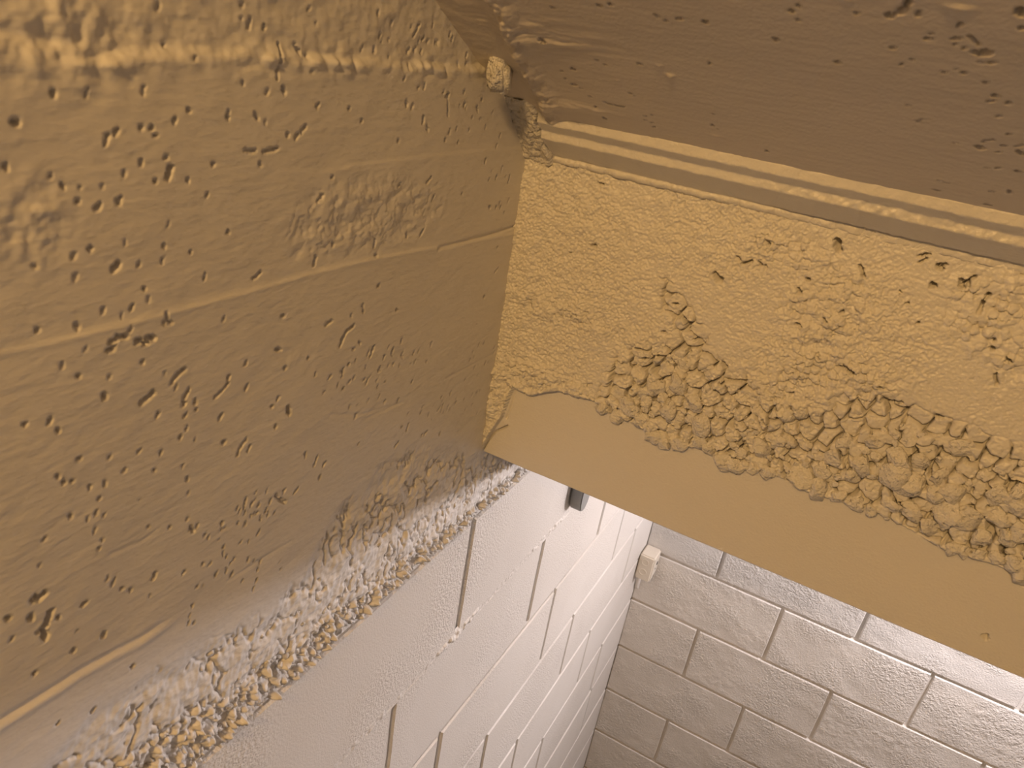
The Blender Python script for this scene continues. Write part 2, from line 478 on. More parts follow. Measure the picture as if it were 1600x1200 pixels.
def add_stone(parent, loc, sc, rnd, lib=LUMPS, name='stone'):
    o = bpy.data.objects.new(name, rnd.choice(lib))
    o.location = loc
    o.rotation_euler = (rnd.uniform(-.4, .4), rnd.uniform(-3.1, 3.1), rnd.uniform(-.4, .4)) if sc[1] < sc[0] else (rnd.uniform(-3.1, 3.1), rnd.uniform(-.4, .4), rnd.uniform(-.4, .4))
    o.scale = sc
    o.parent = parent
    C.objects.link(o)
    return o


def scatter(rnd, poly, n, rmin, rmax, pack, tries=9000, bias=None):
    xs = [p[0] for p in poly]; yy = [p[1] for p in poly]
    P = []
    for _ in range(tries):
        x = rnd.uniform(min(xs), max(xs)); y = rnd.uniform(min(yy), max(yy))
        if not inside(np.array(x), np.array(y), poly):
            continue
        r = rmin + (rmax - rmin) * rnd.random() ** 1.7
        if bias: r *= bias(x, y)
        if r < rmin * 0.7: continue
        if all((x - a) ** 2 + (y - b) ** 2 > (pack * (r + c)) ** 2 for a, b, c in P):
            P.append((x, y, r))
            if len(P) >= n: break
    return P


rnd = random.Random(11)
foot = [Lp(*p) for p in [(800, 742), (745, 800), (690, 842), (620, 890), (560, 945), (520, 985), (440, 1065), (380, 1128), (300, 1210), (170, 1210), (260, 1130), (330, 1060), (400, 990), (470, 930), (540, 870), (620, 820), (700, 790), (760, 755)]]
for (y, z, r) in scatter(rnd, foot, 290, 0.0026, 0.0058, 0.72):
    add_stone(wall_left, (-0.0022 + rnd.uniform(-.004, .0020), y, z), (r * 0.85, r * 1.0, r * 1.05), rnd, LUMPS_S)

# ------------------------------------------------------------------ concrete blocks
BH = 0.2032; BL = 0.4064; J = 0.010


def block_mesh(L, Hh, seed, depth=0.05, bev=0.0022):
    """A block face with worn, slightly uneven edges. Local x: length, z: height, -y: outward."""
    r = random.Random(seed)
    n = max(3, int(L / 0.05)); m = 4
    out = []
    bx = [-L / 2 + L * i / n for i in range(n + 1)]
    bz = [-Hh / 2 + Hh * i / m for i in range(m + 1)]
    per = [(x, bz[0]) for x in bx] + [(bx[-1], z) for z in bz[1:]] + [(x, bz[-1]) for x in bx[-2::-1]] + [(bx[0], z) for z in bz[-2:0:-1]]
    k = len(per)
    w = [r.uniform(-.0007, .0007) for _ in per]
    V = []
    for ring, (ins, dy) in enumerate(((0, depth), (0, bev * 1.3), (bev, 0.0))):
        for i, (x, z) in enumerate(per):
            sx = -1 if x > L / 2 - 1e-6 else (1 if x < -L / 2 + 1e-6 else 0)
            sz = -1 if z > Hh / 2 - 1e-6 else (1 if z < -Hh / 2 + 1e-6 else 0)
            q = ins + w[i] * (1 if ring else 0)
            V.append((x + sx * q, dy, z + sz * q))
    Fc = []
    for ring in (0, 1):
        for i in range(k):
            j = (i + 1) % k
            Fc.append((ring * k + i, ring * k + j, (ring + 1) * k + j, (ring + 1) * k + i))
    Fc.append(tuple(2 * k + i for i in range(k)))
    me = bpy.data.meshes.new('concrete_block')
    me.from_pydata(V, [], Fc)
    me.update()
    me.shade_flat()
    return me


MESHC = {}


def add_block(parent, mat, a, b, zc, wall, seed, Hh=BH - J, proud=0.0, tilt=0.0):
    L = b - a - J
    key = (round(L, 3), round(Hh, 3), mat.name, seed % 4)
    if key not in MESHC:
        MESHC[key] = block_mesh(L, Hh, seed)
        MESHC[key].materials.append(mat)
    o = bpy.data.objects.new('concrete_block', MESHC[key])
    if wall == 'left':
        o.rotation_euler = (0, 0, math.pi / 2)      # local -y -> +x
        o.location = (proud, (a + b) / 2, zc)
    else:
        o.rotation_euler = (0, tilt, 0)
        o.location = ((a + b) / 2, -proud, zc)
    o.parent = parent
    C.objects.link(o)
    return o


rb = random.Random(5)
wall_back = empty('wall_back'); tag(wall_back, kind='structure')
# head joints measured on the wall (distance from the corner)
for k in range(-12, 4):
    x0 = 0.2282 if k % 2 else 0.2282 + BL / 2
    xs_ = [-J / 2]
    if x0 - BL > 0.03: xs_.append(x0 - BL)
    # course below bed joint k has its joints at x0
    q = x0
    while q < 3.1:
        xs_.append(q); q += BL
    zc = (k - 0.5) * BH
    kk = k
    for a, b in zip(xs_[:-1], xs_[1:]):
        add_block(wall_back, M_blockB, a, b, zc, 'back', rb.randrange(99), proud=rb.uniform(-.0012, .0012))
mesh_obj('mortar', [(0, 0.009, -3), (3.2, 0.009, -3), (3.2, 0.009, 0.75), (0, 0.009, 0.75)], [(0, 1, 2, 3)], M_mortar, wall_back, False)
mesh_obj('backing', [(-.2, 0.10, -3), (3.4, 0.10, -3), (3.4, 0.10, 2.6), (-.2, 0.10, 2.6)], [(0, 1, 2, 3)], M_mortar, wall_back, False)

# left wall: head joints read off course by course
LEFTJ = {3: [-1.93, -1.241, -0.834, -0.428], 2: [-1.79, -1.386, -0.953, -0.613], 1: [-1.646, -1.240, -0.824, -0.409],
         0: [-1.45, -1.043, -0.642, -0.217], -1: [-1.26, -0.855, -0.4425], -2: [-1.05, -0.65, -0.25]}
for k in range(-12, 4):
    js = LEFTJ.get(k)
    if js is None:
        s = -0.2282 if k % 2 else -0.43
        js = [s - BL * i for i in range(3, -1, -1)]
    js = list(js)
    while js[0] > -3.5: js.insert(0, js[0] - BL)
    js.append(J / 2)
    for a, b in zip(js[:-1], js[1:]):
        add_block(wall_left, M_blockL, a, b, (k + 0.5) * BH, 'left', rb.randrange(99), proud=rb.uniform(-.0008, .0008), Hh=BH - J + 0.001)
mesh_obj('mortar', [(-0.0045, 0, -3), (-0.0045, 0, 0.818), (-0.0045, -3.6, 0.818), (-0.0045, -3.6, -3)], [(0, 1, 2, 3)], M_mortar, wall_left, False)

ys = axis([(-1.78, -0.80, 0.0016)]); zs = axis([(-0.011, 0.011, 0.0012)])
Y, Z = np.meshgrid(ys, zs, indexing='ij')
l1, l2, lid = worley(Y * 130, Z * 150, 171)
am = 0.35 + 0.65 * sstep(-.1, .35, fbm(Y * 6, Z * 0, 2, 172)) + 0.5 * blob(Y, Z, (-1.24, 0), .05, 1)
hb = am * (0.0042 * np.sqrt(np.clip(1 - (l1 * 1.15) ** 2, 0, 1)) * (0.3 + lid) + 0.002 * fbm(Y * 60, Z * 60, 3, 173)) - 0.0014
hb = hb * (1 - sstep(0.55, 1.0, np.abs(Z) / (0.011 * (0.75 + 0.35 * fbm(Y * 45, Z * 0, 2, 174))))) - 0.002 * sstep(0.7, 1.0, np.abs(Z) / 0.011)
grid_obj('mortar_bead', np.stack([hb, Y, Z + 3 * BH], -1), M_mortar, wall_left)

# ------------------------------------------------------------------ concrete beam
YF = -1.257
ZB = 0.923; ZT = 1.2829
beam = empty('concrete_beam', (0, 0, 0))
tag(beam, 'cream painted concrete beam with exposed lumpy gravel patches crossing above the block room', 'beam')


def Bp(u, v):
    q = on_plane(u, v, 1, YF)
    return (q[0], q[2])


xs = axis([(-0.004, 0.62, 0.00085), (0.62, 1.0, 0.004), (1.0, 3.2, 0.05)])
zs = axis([(ZB, ZT + 0.004, 0.00085)])
X, Z = np.meshgrid(xs, zs, indexing='ij')
EDGE = [(752, 704), (765, 680), (785, 650), (796, 618), (803, 603), (815, 612), (830, 620), (848, 614), (870, 611), (895, 618), (918, 624), (935, 632), (950, 646), (975, 655), (1005, 672), (1030, 690),
        (1060, 699), (1100, 702), (1125, 716), (1150, 735), (1180, 738), (1205, 742), (1225, 752), (1260, 768), (1300, 782), (1345, 793), (1375, 806),
        (1410, 822), (1440, 840), (1480, 862), (1520, 872), (1560, 885), (1600, 910)]
eq = [Bp(*p) for p in EDGE]
right_z = eq[-1][1]
ez = np.interp(X, [a for a, _ in eq], [b for _, b in eq])
ez = np.where(X > eq[-1][0], right_z + 0.006 * fbm(X * 30, X * 0, 3, 5), ez)
sd = Z - ez + 0.0016 * fbm(X * 90, Z * 90, 3, 101)
upm = sstep(-0.0008, 0.0014, sd)            # 1 on the rough face, 0 on the smooth strip

Hs = -0.0042 + 0.0012 * fbm(X * 8, Z * 8, 3, 102) + 0.00022 * fbm(X * 120, Z * 120, 3, 103)
# orange-peel paint on the upper face
peel = fbm(X * 210, Z * 210, 3, 104)
pm = sstep(-0.35, 0.35, fbm(X * 9, Z * 9, 2, 105) + 0.25 - 0.9 * sstep(0.33, 0.46, X) + 0.8 * blob(X, Z, Bp(820, 480), .05, .12))
Hu = 0.0012 * fbm(X * 12, Z * 12, 3, 106) + (0.0011 + 0.0024 * pm) * np.clip(0.28 - np.abs(peel), -.1, .3) * 2.0 + 0.0007 * pm * peel + 0.0024 * np.clip(fbm(X * 70, Z * 70, 3, 107), -.5, .5) * (0.35 + pm)
# raised strip along the left arris
Hu += 0.0022 * (1 - sstep(0.030, 0.034, X + 0.002 * fbm(X * 30, Z * 30, 2, 108))) * sstep(1.06, 1.1, Z)

HONEY = [Bp(*p) for p in [(925, 640), (945, 600), (955, 565), (1000, 545), (1040, 550), (1060, 520), (1035, 480), (1038, 440), (1062, 470), (1090, 510), (1112, 560), (1160, 590), (1185, 630), (1230, 640),
                          (1290, 650), (1340, 622), (1400, 625), (1450, 655), (1500, 665), (1545, 690), (1610, 705), (1680, 740), (1740, 980), (1600, 915), (1520, 872), (1440, 840), (1345, 793), (1225, 752), (1150, 735),
                          (1100, 702), (1030, 690), (975, 655)]]
honey = soft_inside(X, Z, HONEY, 0.010)
mid = soft_inside(X, Z, [Bp(*p) for p in [(1225, 470), (1290, 430), (1350, 430), (1370, 500), (1350, 560), (1400, 600), (1340, 640), (1210, 660), (1190, 600), (1230, 560)]], 0.02)
mid = np.maximum(mid, soft_inside(X, Z, [Bp(*p) for p in [(790, 560), (880, 575), (930, 620), (870, 615), (803, 603), (752, 700), (760, 570)]], 0.012))
mid = np.maximum(mid, soft_inside(X, Z, [Bp(*p) for p in [(1480, 440), (1600, 430), (1600, 600), (1540, 570), (1490, 520)]], 0.02))
mid = np.maximum(mid, 0.8 * soft_inside(X, Z, [Bp(*p) for p in [(815, 455), (900, 470), (960, 510), (1000, 540), (900, 510), (830, 490)]], 0.012))
mid = np.maximum(mid, 0.7 * soft_inside(X, Z, [Bp(*p) for p in [(1180, 340), (1300, 380), (1330, 430), (1250, 430), (1150, 400)]], 0.015))
wx = 0.35 * fbm(X * 50, Z * 50, 2, 110); wz = 0.35 * fbm(X * 50, Z * 50, 2, 111)
f1, f2, idv = worley(X * 62 + wx, Z * 62 + wz, 112)
g1, g2, gid = worley(X * 130 + wx, Z * 130 + wz, 113)
crack = np.exp(-((f2 - f1) / 0.10) ** 2)
Hh_ = 0.0055 * np.sqrt(np.clip(1 - (f1 * 1.15) ** 2, 0, 1)) * (0.4 + idv) - 0.006 * crack * (perlin(X * 30, Z * 30, 114) > -0.15) + 0.0022 * np.sqrt(np.clip(1 - (g1 * 1.2) ** 2, 0, 1)) * gid
Hu += honey * (Hh_ - 0.0056 - 0.010 * crack) + 0.002 * honey * fbm(X * 18, Z * 18, 2, 115)
Hu += mid * (0.0046 * np.sqrt(np.clip(1 - (g1 * 1.2) ** 2, 0, 1)) * (0.3 + gid) + 0.0070 * np.clip(fbm(X * 48, Z * 48, 4, 116), -.4, .6) - 0.001 - 0.0035 * np.exp(-((g2 - g1) / 0.09) ** 2) * (fbm(X * 30, Z * 30, 2, 117) > 0.05))
# thick rolled lip where the rough face overhangs the smooth strip
Hu += 0.0030 * np.exp(-((sd - 0.004) / 0.004) ** 2) * (1 - 0.6 * honey)
HB = Hs * (1 - upm) + Hu * upm
# crack at the lower left corner
for pts, a, w in (([(748, 712), (760, 690), (772, 676), (790, 668)], 0.006, 0.0011), ([(789, 655), (796, 636), (802, 612)], 0.003, 0.0009), ([(848, 610), (856, 603), (862, 604)], 0.004, 0.0012),
                  ([(912, 602), (925, 600)], 0.003, 0.0009), ([(1566, 855), (1572, 880), (1585, 900), (1604, 916)], 0.009, 0.0022), ([(800, 396), (905, 400)], 0.0, 0.001),
                  ([(862, 300), (860, 420)], 0.0004, 0.0012), ([(1512, 708), (1545, 740), (1600, 750)], 0.004, 0.002)):
    g = poly_dist(X, Z, [Bp(*p) for p in pts])
    HB -= a * np.exp(-(g / w) ** 2)
# voids between the stones
VOIDS = [(1037, 452, 1036, 458, 4), (1036, 470, 1040, 478, 5), (1052, 476, 1058, 475, 5), (1062, 490, 1068, 494, 5), (1070, 497, 1075, 512, 6), (1066, 536, 1078, 550, 5), (1082, 532, 1088, 532, 4),
         (960, 572, 956, 580, 5), (956, 585, 952, 600, 5), (950, 602, 958, 608, 5), (1003, 562, 1012, 560, 4), (1018, 565, 1024, 580, 8), (1036, 518, 1040, 520, 4), (1010, 600, 1016, 604, 4), (982, 606, 988, 610, 4),
         (984, 648, 1004, 662, 6), (1130, 568, 1134, 574, 5), (1118, 610, 1124, 616, 5), (1126, 598, 1134, 602, 4), (1140, 658, 1150, 664, 4), (1136, 705, 1150, 704, 8), (1155, 690, 1165, 696, 4), (1216, 652, 1222, 656, 6),
         (1209, 636, 1212, 640, 5), (1192, 656, 1195, 662, 4), (1226, 715, 1242, 722, 7), (1222, 740, 1230, 752, 5), (1320, 574, 1332, 582, 7), (1312, 572, 1314, 574, 4), (1378, 626, 1408, 630, 5), (1412, 648, 1416, 640, 5), (1374, 603, 1376, 604, 4),
         (1463, 650, 1468, 654, 6), (1504, 677, 1508, 678, 5), (1506, 716, 1512, 722, 7), (1420, 690, 1436, 710, 5), (1470, 700, 1472, 708, 5), (1452, 728, 1454, 744, 5), (1380, 735, 1386, 760, 4), (1310, 705, 1314, 710, 5), (1280, 705, 1290, 712, 5),
         (1284, 738, 1288, 750, 4), (1324, 720, 1328, 734, 5), (1405, 790, 1412, 808, 7), (1430, 815, 1436, 822, 7), (1478, 838, 1484, 850, 7), (1530, 854, 1538, 860, 6), (1545, 818, 1546, 832, 6), (1564, 834, 1570, 830, 5), (1590, 845, 1598, 855, 7),
         (1580, 822, 1588, 834, 6), (1552, 866, 1562, 868, 6), (1568, 860, 1574, 878, 7), (1572, 762, 1590, 756, 7), (1572, 775, 1576, 785, 5), (1458, 800, 1462, 812, 5), (1468, 830, 1472, 834, 5), (1544, 792, 1550, 790, 5), (1537, 778, 1544, 772, 5), (1520, 765, 1518, 772, 4),
         (1502, 440, 1510, 442, 8), (1515, 436, 1524, 432, 4), (1500, 446, 1506, 450, 5), (1456, 446, 1460, 447, 7), (1546, 460, 1540, 466, 5), (1536, 472, 1530, 488, 5), (1552, 530, 1553, 532, 5), (1549, 543, 1551, 545, 6), (1574, 560, 1578, 565, 5), (1555, 586, 1558, 602, 4),
         (1464, 418, 1472, 420, 5), (1435, 400, 1452, 397, 4), (1466, 414, 1478, 413, 5), (1436, 410, 1448, 404, 3), (1308, 375, 1310, 390, 9), (1344, 414, 1350, 432, 4), (1288, 496, 1292, 502, 4), (1316, 486, 1317, 488, 4), (1248, 452, 1250, 456, 5), (1262, 436, 1264, 437, 5),
         (1119, 430, 1124, 436, 9), (1406, 455, 1407, 456, 3), (1418, 474, 1419, 474, 4), (1434, 504, 1435, 504, 4), (1187, 410, 1190, 414, 4), (1200, 378, 1202, 382, 5), (1154, 402, 1156, 406, 4), (1160, 412, 1175, 408, 4), (1195, 414, 1198, 418, 3),
         (926, 383, 930, 384, 5), (866, 392, 866, 393, 3), (891, 395, 891, 395, 3), (935, 286, 942, 288, 3), (1540, 998, 1541, 1001, 6), (960, 660, 968, 664, 3), (1235, 614, 1236, 615, 4), (1278, 558, 1280, 560, 3), (1245, 505, 1252, 510, 4)]
vv = []
for (u1, v1, u2, v2, w) in VOIDS:
    a = Bp(u1, v1); b = Bp(u2, v2)
    r = w * 0.5 * np.linalg.norm(on_plane(u1, v1, 1, YF) - CAM) / F * 1.2
    vv.append((a[0], a[1], b[0], b[1], r, 1.0))
HB = carve(HB, X, Z, vv, 7.0)
HB = np.clip(HB, -0.030, 0.02)
grid_obj('beam_face', np.stack([X + 0.35 * np.clip(-0.006 - HB, 0, 1), YF - HB, Z + 0.45 * np.clip(-0.006 - HB, 0, 1)], -1), M_beam, beam, back=(0, 0.034, 0))
# body behind the face: the underside slopes down towards the room behind
prof = [(YF + 0.0315, ZB + 0.0005), (-1.11, 0.846), (-1.05, 0.846), (-1.05, 1.6), (YF + 0.0315, 1.6)]
V = []
for x in (-0.004, 3.2):
    V += [(x, y, z) for y, z in prof]
mesh_obj('beam_body', V, [(0, 1, 6, 5), (1, 2, 7, 6), (2, 3, 8, 7), (3, 4, 9, 8), (4, 0, 5, 9), (4, 3, 2, 1, 0), (5, 6, 7, 8, 9)], M_beam, beam, False)

# the gravel showing in the patch: each lump its own stone
rs = random.Random(21)
PATCH = [Bp(*p) for p in [(945, 640), (955, 600), (968, 575), (1010, 555), (1050, 560), (1100, 570), (1150, 600), (1185, 645), (1240, 660), (1300, 690), (1350, 680), (1400, 660), (1450, 680), (1500, 700), (1560, 720), (1610, 730), (1625, 905), (1600, 900),
                          (1520, 868), (1440, 836), (1345, 790), (1225, 748), (1150, 730), (1100, 698), (1030, 686), (975, 652)]]
EDGEST = [(940, 640, 13), (963, 652, 15), (985, 640, 20), (1012, 668, 12), (1022, 682, 17), (1037, 693, 14), (1062, 695, 17), (1092, 692, 15), (1108, 700, 12), (1130, 722, 18), (1150, 728, 16), (1175, 732, 12), (1200, 738, 14),
          (1250, 748, 24), (1280, 765, 22), (1310, 775, 14), (1335, 785, 17), (1362, 798, 13), (1392, 790, 16), (1425, 800, 18), (1452, 822, 16), (1490, 858, 15), (1505, 862, 13), (1530, 868, 12), (1556, 872, 13), (1585, 884, 18), (1600, 900, 18), (915, 615, 10), (900, 612, 9),
          (980, 632, 19), (1000, 655, 16), (1042, 640, 20), (1060, 600, 22), (1085, 630, 18), (1025, 605, 18), (1096, 665, 22), (1190, 700, 20), (1215, 690, 17), (1250, 640, 16), (1320, 690, 16), (1345, 725, 20), (1300, 715, 18), (1285, 735, 15), (1400, 745, 28), (1425, 760, 24), (1405, 720, 22), (1480, 800, 26), (1510, 810, 24), (1490, 770, 22), (1460, 770, 18), (1560, 775, 20), (1590, 790, 22), (1590, 775, 20), (1575, 840, 17),
          (1470, 745, 16), (1440, 720, 16), (1365, 690, 15), (1330, 745, 14), (1230, 650, 15), (1560, 810, 18), (1600, 830, 20), (1535, 840, 16)]
placed = []
for (u, v, rpx) in EDGEST:
    a = Bp(u, v); r = rpx * np.linalg.norm(on_plane(u, v, 1, YF) - CAM) / F
    placed.append((a[0], a[1], r))
for (x, z, r) in placed:
    add_stone(beam, (x, YF - 0.0005 + r * 0.08, z), (r * 1.05, r * 0.55, r * 0.85), rs)
more = []
for (x, z, r) in scatter(rs, PATCH, 420, 0.0038, 0.0125, 0.84):
    if all((x - a) ** 2 + (z - b) ** 2 > (0.72 * (r + c)) ** 2 for a, b, c in placed):
        more.append((x, z, r))
vc = [((a + c) / 2, (b + d) / 2, r) for a, b, c, d, r, _ in vv]
kept = 0
top_line = [Bp(*p) for p in [(945, 600), (968, 575), (1050, 545), (1110, 560), (1150, 600), (1185, 645), (1240, 655), (1300, 660), (1350, 640), (1400, 640), (1450, 660), (1500, 680), (1560, 700), (1620, 715)]]
for (x, z, r) in more:
    if kept >= 212: break
    if any((x - a) ** 2 + (z - b) ** 2 < (0.75 * r + 0.5 * q_) ** 2 for a, b, q_ in vc): continue
    dt = float(poly_dist(np.array(x), np.array(z), top_line))
    sink = 0.0030 * max(0.0, 1 - dt / 0.035)
    kept += 1
    add_stone(beam, (x, YF + 0.0008 + sink + r * 0.15 + rs.uniform(-.001, .0012), z), (r * rs.uniform(.95, 1.3), r * 0.58, r * rs.uniform(.8, 1.05)), rs)
for (u, v, rpx) in [(775, 563, 15), (792, 584, 14), (768, 600, 14), (820, 598, 13), (846, 597, 11), (862, 602, 9), (763, 630, 12), (778, 640, 9), (757, 662, 10), (905, 606, 14), (926, 613, 13), (843, 575, 11), (815, 578, 13), (792, 560, 11), (880, 600, 10), (835, 470, 12), (852, 478, 10), (868, 482, 8), (820, 490, 9)]:
    a = Bp(u, v); r = rpx * np.linalg.norm(on_plane(u, v, 1, YF) - CAM) / F
    add_stone(beam, (a[0], YF + r * 0.22, a[1]), (r * 1.2, r * 0.42, r), rs)

# stepped fillets between the beam face and the sloping slab
PR = [(-1.2545, 1.2790), (-1.2590, 1.2790), (-1.2615, 1.2805), (-1.2625, 1.2835), (-1.2610, 1.2860), (-1.2961, 1.3040), (-1.2966, 1.3115), (-1.3092, 1.3186), (-1.3098, 1.3275), (-1.300, 1.335)]
fine = [PR[0]]
for a, b in zip(PR[:-1], PR[1:]):
    n = max(1, int(math.dist(a, b) / 0.0011))
    for i in range(1, n + 1):
        fine.append((a[0] + (b[0] - a[0]) * i / n, a[1] + (b[1] - a[1]) * i / n))
fx = axis([(0.034, 0.62, 0.0011), (0.62, 3.2, 0.02)])
G = np.zeros((len(fx), len(fine), 3))
s_ = np.cumsum([0] + [math.dist(a, b) for a, b in zip(fine[:-1], fine[1:])])
XX, SS = np.meshgrid(fx, s_, indexing='ij')
ny = 0.0024 * fbm(XX * 60, SS * 25, 4, 140) + 0.0008 * fbm(XX * 250, SS * 200, 3, 141)
nz_ = 0.0014 * fbm(XX * 50, SS * 20, 4, 142) + 0.0004 * fbm(XX * 220, SS * 200, 3, 143)
FY = np.array([a for a, _ in fine])[None, :]; FZ = np.array([b for _, b in fine])[None, :]
low = np.exp(-((FZ - 1.2815) / 0.004) ** 2) * (FY > -1.264)
st2 = np.exp(-((FZ - 1.307) / 0.005) ** 2) * (FY < -1.29) * sstep(0.22, 0.30, XX) * (1 - sstep(0.42, 0.45, XX))
ny = ny * (0.75 + 0.9 * low) + st2 * 0.0034 * fbm(XX * 120, SS * 120, 3, 144)
nz_ = nz_ * (0.8 + 0.7 * low)
bead = 1 - 0.75 * sstep(0.20, 0.34, XX)          # the bead flattens out towards the right
flat = np.where((FY > -1.2630) & (FZ < 1.287), (1 - bead) * (np.clip(-1.2565 - FY, 0, 1)), 0)
G[..., 0] = XX
G[..., 1] = FY + ny + flat
G[..., 2] = FZ + nz_
grid_obj('stepped_fillet', G, M_beam, beam)

# ------------------------------------------------------------------ ceiling : sloping slab
KS = 0.54
un = np.array([0, -1.0, KS]) / math.hypot(1, KS)          # up the slope, towards the camera
nn = np.array([0, -KS, -1.0]) / math.hypot(1, KS)         # outward (down)
O = np.array([0, -1.3092, 1.3267])


def Sp(u, v):
    q = on_slope(u, v) - O
    return (q[0], float(q @ un))


xs = axis([(-0.01, 0.48, 0.0012), (0.48, 3.2, 0.04)])
ss = axis([(-0.004, 0.36, 0.0013), (0.36, 2.6, 0.03)])
X, S = np.meshgrid(xs, ss, indexing='ij')
HC = 0.0012 * fbm(X * 6, S * 9, 3, 150) + 0.00025 * fbm(X * 40, S * 200, 3, 151)
corner = 1 - sstep(0.03, 0.062, X + 0.012 * fbm(S * 30, X * 10, 2, 152))
HC += corner * (0.0030 * fbm(X * 30, S * 130, 3, 153) + 0.0015 * fbm(X * 90, S * 120, 2, 154))
for (c, rx, ry, a) in (((1047, 117), .003, .0012, .0025), ((1030, 102), .003, .001, .0012), ((1118, 212), .005, .001, .0012), ((1500, 12), .006, .0015, .0016), ((965, 125), .002, .001, .001), ((1323, 0), .003, .001, .001)):
    HC += a * blob(X, S, Sp(*c), rx, ry)
# ragged ridge of mortar running down the corner, with a smooth pocket between it and the wall
path = [Sp(*p) for p in [(740, -40), (776, -5), (793, 30), (803, 55), (811, 80), (822, 102), (833, 122), (844, 142), (853, 162), (860, 182)]]
pd = poly_dist(X, S, path)
side = X - np.interp(S, [b for _, b in path[::-1]], [a for a, _ in path[::-1]])     # > 0 on the slab side
pocket = 1 - sstep(-0.007, -0.003, side)
HC = HC * (1 - pocket) + pocket * (0.0008 * fbm(X * 60, S * 60, 3, 160) - 0.0035)
strk = blob(X, S, Sp(838, 55), 0.045, 0.022)
HC += strk * (0.0042 * np.clip(fbm(X * 22 + 0.8 * fbm(S * 40, X * 30, 2, 166), S * 120, 3, 167), -.4, .5))
l1, l2, lid = worley(X * 105 + 0.6 * fbm(S * 70, X * 70, 3, 161), S * 115 + 0.5 * fbm(X * 60, S * 60, 2, 164), 162)
HC += np.exp(-((pd + 0.003 * fbm(X * 50, S * 50, 3, 165)) / 0.0125) ** 2) * (0.0036 + 0.0025 * np.sqrt(np.clip(1 - (l1 * 1.15) ** 2, 0, 1)) * (0.4 + lid) + 0.0060 * fbm(X * 62, S * 62, 4, 163))
# the wide smear where it meets the first step
HC += 0.0022 * blob(X, S, Sp(900, 165), 0.03, 0.006) * (1 + fbm(X * 60, S * 250, 3, 155))
SPITS = [(935, 7, 936, 8, 6), (953, 6, 954, 7, 6), (1025, 24, 1028, 26, 4), (1065, 29, 1060, 30, 5), (1102, 35, 1103, 36, 7), (1040, 32, 1041, 33, 4), (846, 60, 850, 63, 7), (864, 12, 865, 12, 5), (932, 94, 933, 94, 4), (944, 101, 947, 102, 3), (997, 100, 1001, 101, 4),
         (1018, 61, 1019, 61, 3), (1108, 100, 1109, 100, 4), (894, 107, 897, 108, 6), (877, 111, 879, 111, 3), (895, 132, 900, 133, 5), (945, 159, 950, 161, 3), (954, 162, 956, 163, 3), (964, 164, 974, 166, 4), (931, 165, 932, 166, 4), (943, 183, 946, 184, 4), (1008, 180, 1009, 181, 3),
         (1008, 187, 1009, 187, 3), (1019, 179, 1020, 180, 3), (1021, 198, 1024, 198, 3), (1017, 191, 1018, 191, 3), (1113, 196, 1114, 197, 4), (1122, 202, 1123, 202, 3), (1115, 178, 1116, 178, 3), (992, 150, 993, 151, 2), (985, 146, 986, 147, 3), (908, 138, 909, 138, 3), (922, 150, 923, 151, 3), (883, 123, 884, 123, 3),
         (1308, 97, 1309, 98, 6), (1211, 62, 1213, 63, 6), (1235, 18, 1237, 19, 6), (1246, 10, 1247, 11, 5), (1246, 32, 1247, 33, 4), (1338, 20, 1339, 21, 5), (1198, 236, 1199, 237, 4), (1417, 165, 1418, 166, 3), (1435, 189, 1436, 190, 4), (1441, 186, 1442, 187, 3), (1406, 16, 1414, 14, 8), (1416, 6, 1419, 3, 8), (1386, 22, 1392, 26, 7), (1396, 22, 1412, 20, 5),
         (1434, 20, 1434, 24, 5), (1500, 38, 1501, 38, 7), (1490, 60, 1500, 59, 6), (1446, 60, 1455, 60, 5), (1454, 52, 1455, 52, 4), (1506, 75, 1507, 75, 5), (1492, 68, 1493, 69, 4), (1538, 80, 1543, 82, 11), (1520, 80, 1534, 84, 7), (1516, 56, 1530, 70, 4), (1551, 97, 1553, 97, 6), (1534, 97, 1535, 97, 5), (1592, 15, 1596, 22, 9), (1597, 44, 1600, 44, 7), (1394, 74, 1396, 75, 5), (1424, 92, 1425, 93, 4),
         (1408, 100, 1409, 100, 4), (1475, 111, 1475, 113, 4), (1505, 112, 1507, 113, 5), (1495, 108, 1496, 109, 3), (1540, 127, 1541, 129, 4), (1554, 148, 1556, 149, 6), (1546, 157, 1551, 157, 5), (1575, 159, 1576, 160, 5), (1560, 181, 1563, 180, 4), (1575, 208, 1577, 208, 5), (1530, 228, 1535, 232, 7), (1543, 218, 1552, 218, 4), (1536, 222, 1540, 220, 3), (1592, 236, 1598, 240, 6), (1560, 237, 1562, 237, 4),
         (1566, 226, 1570, 227, 4), (1541, 262, 1542, 262, 4), (1559, 263, 1560, 263, 4), (1590, 267, 1593, 268, 5), (1468, 282, 1470, 282, 3), (1476, 285, 1482, 286, 3), (1460, 296, 1465, 298, 4), (1492, 223, 1493, 223, 3), (1549, 299, 1550, 300, 4), (1540, 320, 1545, 321, 4), (1576, 298, 1578, 302, 4), (1590, 228, 1600, 226, 4), (1578, 208, 1578, 208, 4)]
sp = []
for (u1, v1, u2, v2, w) in SPITS:
    a = Sp(u1, v1); b = Sp(u2, v2)
    r = w * 0.5 * np.linalg.norm(on_slope(u1, v1) - CAM) / F * 1.25
    sp.append((a[0], a[1], b[0], b[1], r, 1.0))
HC = carve(HC, X, S, sp, 2.6)
PC = O[None, None, :] + X[..., None] * np.array([1, 0, 0]) + S[..., None] * un + HC[..., None] * nn
ceiling = grid_obj('ceiling', PC, M_slope, None)
tag(ceiling, kind='structure')

